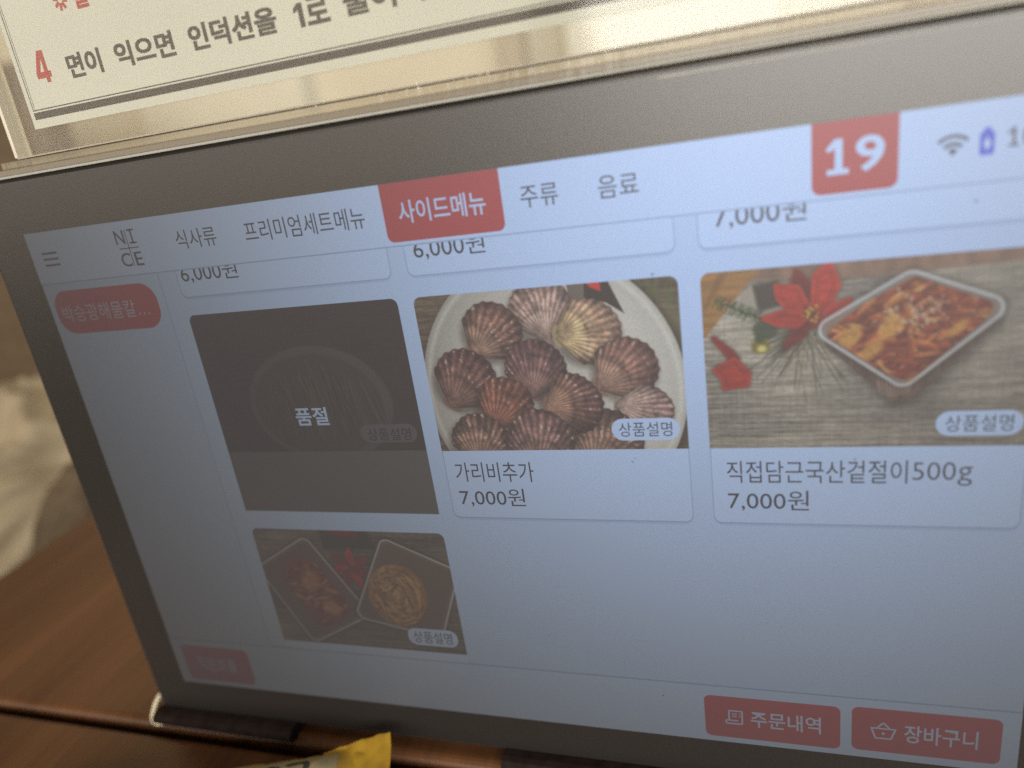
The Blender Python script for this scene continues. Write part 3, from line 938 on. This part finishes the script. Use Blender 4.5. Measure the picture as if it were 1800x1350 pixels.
# =================================================================== SIGN HOLDER AND SHEET
PZ = 20.0          # the sheet's depth behind the display plane
holder = thing('sign_holder', 'clear acrylic sign holder standing along the top of the tablet', 'sign holder', ROOT)
clear = clear_acrylic('acrylic_clear', (0.97, 0.97, 0.95), 0.10, 1.32)
clear_back = clear_acrylic('acrylic_back', (0.97, 0.97, 0.94), 0.08, 1.22)
edge = frosted_acrylic('acrylic_edge', (0.78, 0.74, 0.62), 0.55, 0.25, 0.5)
base_m = frosted_acrylic('acrylic_base', (0.33, 0.295, 0.225), 0.36, 0.2, 0.5)
bright = frosted_acrylic('acrylic_bright_edge', (0.32, 0.315, 0.28), 0.85, 0.45, 0.3)
bm_obj('front_pane', ui_box(28, 1252, -980, -100, 9, 17, 1.2 * S, 2), clear, holder)
bm_obj('back_pane', ui_box(28, 1252, -980, -100, 24, 32, 1.2 * S, 2), clear_back, holder)
bm_obj('side_edge', ui_box(23, 28.6, -978, -101, 8.0, 33, 1.2 * S, 2), edge, holder)
bm_obj('side_edge', ui_box(1251.4, 1257, -978, -101, 8.0, 33, 1.2 * S, 2), edge, holder)
bm_obj('base_rail', ui_box(-6, 1286, -98.5, -88.5, 7.0, 58, 1.6 * S, 3), base_m, holder)
bm_obj('base_plate', ui_box(-60, 1340, -88.3, -80.6, 5.0, 58, 0.6 * S, 2), frosted_acrylic('acrylic_plate', (0.16, 0.135, 0.10), 0.85, 0.3, 0.15), holder)
bm_obj('base_lip', ui_box(-60, 1340, -80.4, -76.9, 3.0, 58, 0.8 * S, 2), bright, holder)
bm_obj('glue_line', ui_box(28, 1252, -101.5, -99.6, 8, 33), principled('glue_grey', (0.24, 0.21, 0.165), 0.3), holder)

chip_glints = bmesh.new()  # sparkle along the chipped rail, put in as small pale facets
rc = random.Random(4)
for k in range(150):
    cxp = rc.choice((rc.gauss(500, 26), rc.gauss(640, 30), rc.gauss(720, 18), rc.gauss(880, 40), rc.uniform(60, 1230)))
    cyp = -99.5 + rc.uniform(-2.4, 5.0); sz = rc.uniform(.5, 1.7)
    vs = [loc(cxp + sz * rc.uniform(-1, 1) * .7, cyp + sz * rc.uniform(-1.6, 1.6), 6.2 + rc.uniform(-1.2, 0)) for _ in range(3)]
    chip_glints.faces.new([chip_glints.verts.new(v) for v in vs])
bm_obj('chip_sparkle', chip_glints, principled('acrylic_sparkle', (0.62, 0.56, 0.42), 0.18), holder)
sheet = thing('instruction_sheet', 'white printed cooking instruction sheet inside the clear holder', 'sheet', ROOT)
def paper_at(layer):
    def f(u, w):
        p = loc(u, w, PZ); p.y -= layer * 4e-5
        return p
    return f
paper_m = principled('paper_white', (0.40, 0.40, 0.36), 0.7, noise_scale=40, noise_amt=.03)
bm_obj('paper', ui_box(63, 1217, -970, -134, PZ, PZ + 0.8), paper_m, sheet)
ink_m = principled('print_brown', (0.035, 0.026, 0.020), 0.6)
red_m = principled('print_red', (0.26, 0.030, 0.022), 0.6)


def sheet_poly(name, polys, mat, layer=1):
    bm = bmesh.new(); pl = paper_at(layer)
    for pts in polys:
        f = bm.faces.new([bm.verts.new(pl(*p)) for p in pts]); f.normal_update()
        if f.normal.y > 0: f.normal_flip()
    return bm_obj(name, bm, mat, sheet)
sheet_poly('border_line', [rrect(69.5, -154.2, 1210, -145.2), rrect(69.5, -157.6, 1210, -156.2)], ink_m)
sheet_poly('border_line', [rrect(70.0, -965, 71.3, -157.7), rrect(73.6, -965, 74.3, -157.7)], ink_m)
def sheet_text(name, body, x0, x1, y0, y1, mat, weight=.012, bold=0.75):
    bm = bmesh.new()
    src = text_mesh(body, x0 + bold, x1 - bold, y0 + bold * .7, y1 - bold * .7, 1, weight, lambda u, w: Vector((u, w, 0)))
    for k, (dx, dy) in enumerate(((0, 0), (-1, -.7), (1, -.7), (-1, .7), (1, .7))):
        me = src.copy()
        for v in me.vertices: v.co = paper_at(1 + k * .12)(v.co.x + dx * bold, v.co.y + dy * bold)
        bm.from_mesh(me); bpy.data.meshes.remove(me)
    bpy.data.meshes.remove(src)
    return bm_obj(name, bm, mat, sheet)
sheet_poly('step_number', [[(107.5, -226), (111, -226), (111, -216.5), (104.3, -200.5), (97, -200.5)], [(96.5, -200.5), (111, -200.5), (111, -193), (96.5, -193)], [(117.5, -200.5), (121.5, -200.5), (121.5, -193), (117.5, -193)], [(111, -226), (117.5, -226), (117.5, -187), (111, -187)]], red_m)
for body, x0, x1 in (('면이', 151, 208), ('익으면', 231, 324), ('인덕션을', 347, 473), ('로', 513, 543), ('줄여서', 562, 662), ('끓여서', 690, 790), ('드세요', 812, 910)):
    sheet_text('step_lettering', body, x0, x1, -214, -184.5, ink_m)
sheet_poly('step_lettering', [[(503, -210), (509.5, -210), (509.5, -184.5), (503, -184.5)], [(503, -210), (503, -203), (497, -200), (497, -205)]], ink_m)
sheet_text('note_lettering', '물', 193, 217, -290, -260, red_m)
sheet_poly('note_mark', [bars([(172 + 3.5 * math.cos(a), -275 + 4 * math.sin(a), 172 + 11 * math.cos(a), -275 + 12.5 * math.sin(a), 4)])[0] for a in [k * math.pi / 4 + .2 for k in range(8)]], red_m)

# =================================================================== CABLE
def tube(pts, r, seg=10):
    bm = bmesh.new()
    rings = []
    P = [Vector(p) for p in pts]
    Q = []
    for i in range(len(P) - 1):
        p0 = P[max(i - 1, 0)]; p1 = P[i]; p2 = P[i + 1]; p3 = P[min(i + 2, len(P) - 1)]
        for k in range(6):
            t = k / 6
            Q.append(.5 * ((2 * p1) + (-p0 + p2) * t + (2 * p0 - 5 * p1 + 4 * p2 - p3) * t * t + (-p0 + 3 * p1 - 3 * p2 + p3) * t ** 3))
    Q.append(P[-1])
    up = Vector((0, 0, 1))
    for i, q in enumerate(Q):
        d = (Q[min(i + 1, len(Q) - 1)] - Q[max(i - 1, 0)]).normalized()
        n_ = d.cross(up if abs(d.z) < .9 else Vector((1, 0, 0))).normalized(); b_ = d.cross(n_)
        rings.append([bm.verts.new(q + r * (math.cos(2 * math.pi * k / seg) * n_ + math.sin(2 * math.pi * k / seg) * b_)) for k in range(seg)])
    for a, b in zip(rings, rings[1:]):
        for k in range(seg):
            bm.faces.new((a[k], a[(k + 1) % seg], b[(k + 1) % seg], b[k]))
    bm.faces.new(rings[0]); bm.faces.new(list(reversed(rings[-1])))
    bmesh.ops.recalc_face_normals(bm, faces=bm.faces)
    return bm
cable_m = principled('cable_white', (0.70, 0.62, 0.45), 0.5)
tag(bm_obj('charging_cable', tube([(-0.06, 0.05, 0.0012), (-0.095, 0.035, 0.002), (-0.118, 0.016, 0.0052), (-0.1232, 0.0075, 0.0058), (-0.1246, 0.0028, 0.0046), (-0.1243, -0.0008, 0.0026), (-0.1232, -0.0030, 0.0010), (-0.1200, -0.0036, 0.0007), (-0.116, -0.001, 0.0007)], 0.0007), cable_m, smooth=True),
    'thin off-white cable looping round the end of the tablet foot', 'cable')

# =================================================================== SACHET
sachet = thing('sachet', 'yellow stick sachet with a cream panel lying before the tablet', 'sachet',
               Matrix.Translation(Vector((-0.0325, -0.0160, -0.0008))) @ Matrix.Rotation(math.radians(196), 4, 'Z'))


def sachet_surface(u, v, top):
    """u along the stick (0 at the crimped end), v across -1..1"""
    Lc, Wd = 0.105, 0.0125
    fill = min(max((u - .009) / .012, 0), 1) * min(max((Lc - .009 - u) / .012, 0), 1)
    fill = fill * fill * (3 - 2 * fill)
    hgt = .0052 * fill * (1 - abs(v) ** 2.2)
    w = Wd * (1 - .10 * fill)
    z = .0062 + (hgt if top else -hgt) + .0007 * mnoise.noise(Vector((u * 120, v * 1.5, 3 if top else 9))) + .00035 * (1 - abs(mnoise.noise(Vector((u * 260, v * 3.0 + u * 90, 5 if top else 2)))) * 2)
    z += .0045 * max(0, 1 - u / .030) ** 1.5        # the crimped end sticks up
    if u < .009: z += .00025 * math.sin(u * 5200)
    return Vector((u + (.0016 * v * v if u < .02 else 0), v * w, max(z, .0003)))


def sachet_patch(u0, u1, v0, v1, nu, nv, top, lift=0.0):
    bm = bmesh.new()
    g = [[bm.verts.new(sachet_surface(u0 + (u1 - u0) * i / nu, v0 + (v1 - v0) * j / nv, top) + Vector((0, 0, lift))) for j in range(nv + 1)] for i in range(nu + 1)]
    for i in range(nu):
        for j in range(nv):
            f = bm.faces.new((g[i][j], g[i + 1][j], g[i + 1][j + 1], g[i][j + 1])); f.normal_update()
            if (f.normal.z < 0) == top: f.normal_flip()
    return bm
yellow = principled('sachet_yellow', (0.40, 0.245, 0.024), 0.4, noise_scale=80, noise_amt=.06)
bm_s = sachet_patch(0, .105, -1, 1, 110, 16, True)
bm_b = sachet_patch(0, .105, -1, 1, 110, 16, False)
me_b = bpy.data.meshes.new('tmp'); bm_b.to_mesh(me_b); bm_b.free(); bm_s.from_mesh(me_b); bpy.data.meshes.remove(me_b)
bm_obj('film', bm_s, yellow, sachet, smooth=True)
bm_obj('label_panel', sachet_patch(.0145, .060, -.78, .78, 40, 14, True, .00012), principled('sachet_cream', (0.36, 0.31, 0.17), 0.4), sachet, smooth=True)
dark_print = principled('sachet_print', (0.035, 0.033, 0.02), 0.5)
def sachet_place(u, w):
    # u: 0..1 along the panel, w: 0..1 across it
    p = sachet_surface(.0215 + u * .032, -.7 + 1.4 * w, True); p.z += .00026
    return p
def sachet_ring(cu, cw, ru, rw, a0, a1, wd, n=20):
    bm = bmesh.new()
    for i in range(n):
        t0 = math.radians(a0 + (a1 - a0) * i / n); t1 = math.radians(a0 + (a1 - a0) * (i + 1) / n)
        f = bm.faces.new([bm.verts.new(sachet_place(cu + ru * k * math.cos(t), cw + rw * k * math.sin(t))) for k, t in ((1 - wd, t0), (1, t0), (1, t1), (1 - wd, t1))])
        f.normal_update()
        if f.normal.z < 0: f.normal_flip()
    return bm
for cu, cw, a0, a1 in ((.12, .62, 0, 360), (.12, .25, 60, 330), (.36, .7, 30, 330), (.36, .3, 0, 360), (.62, .6, 0, 300), (.85, .5, 40, 330)):
    bm_obj('printed_ring', sachet_ring(cu, cw, .12, .2, a0, a1, .42), dark_print, sachet)
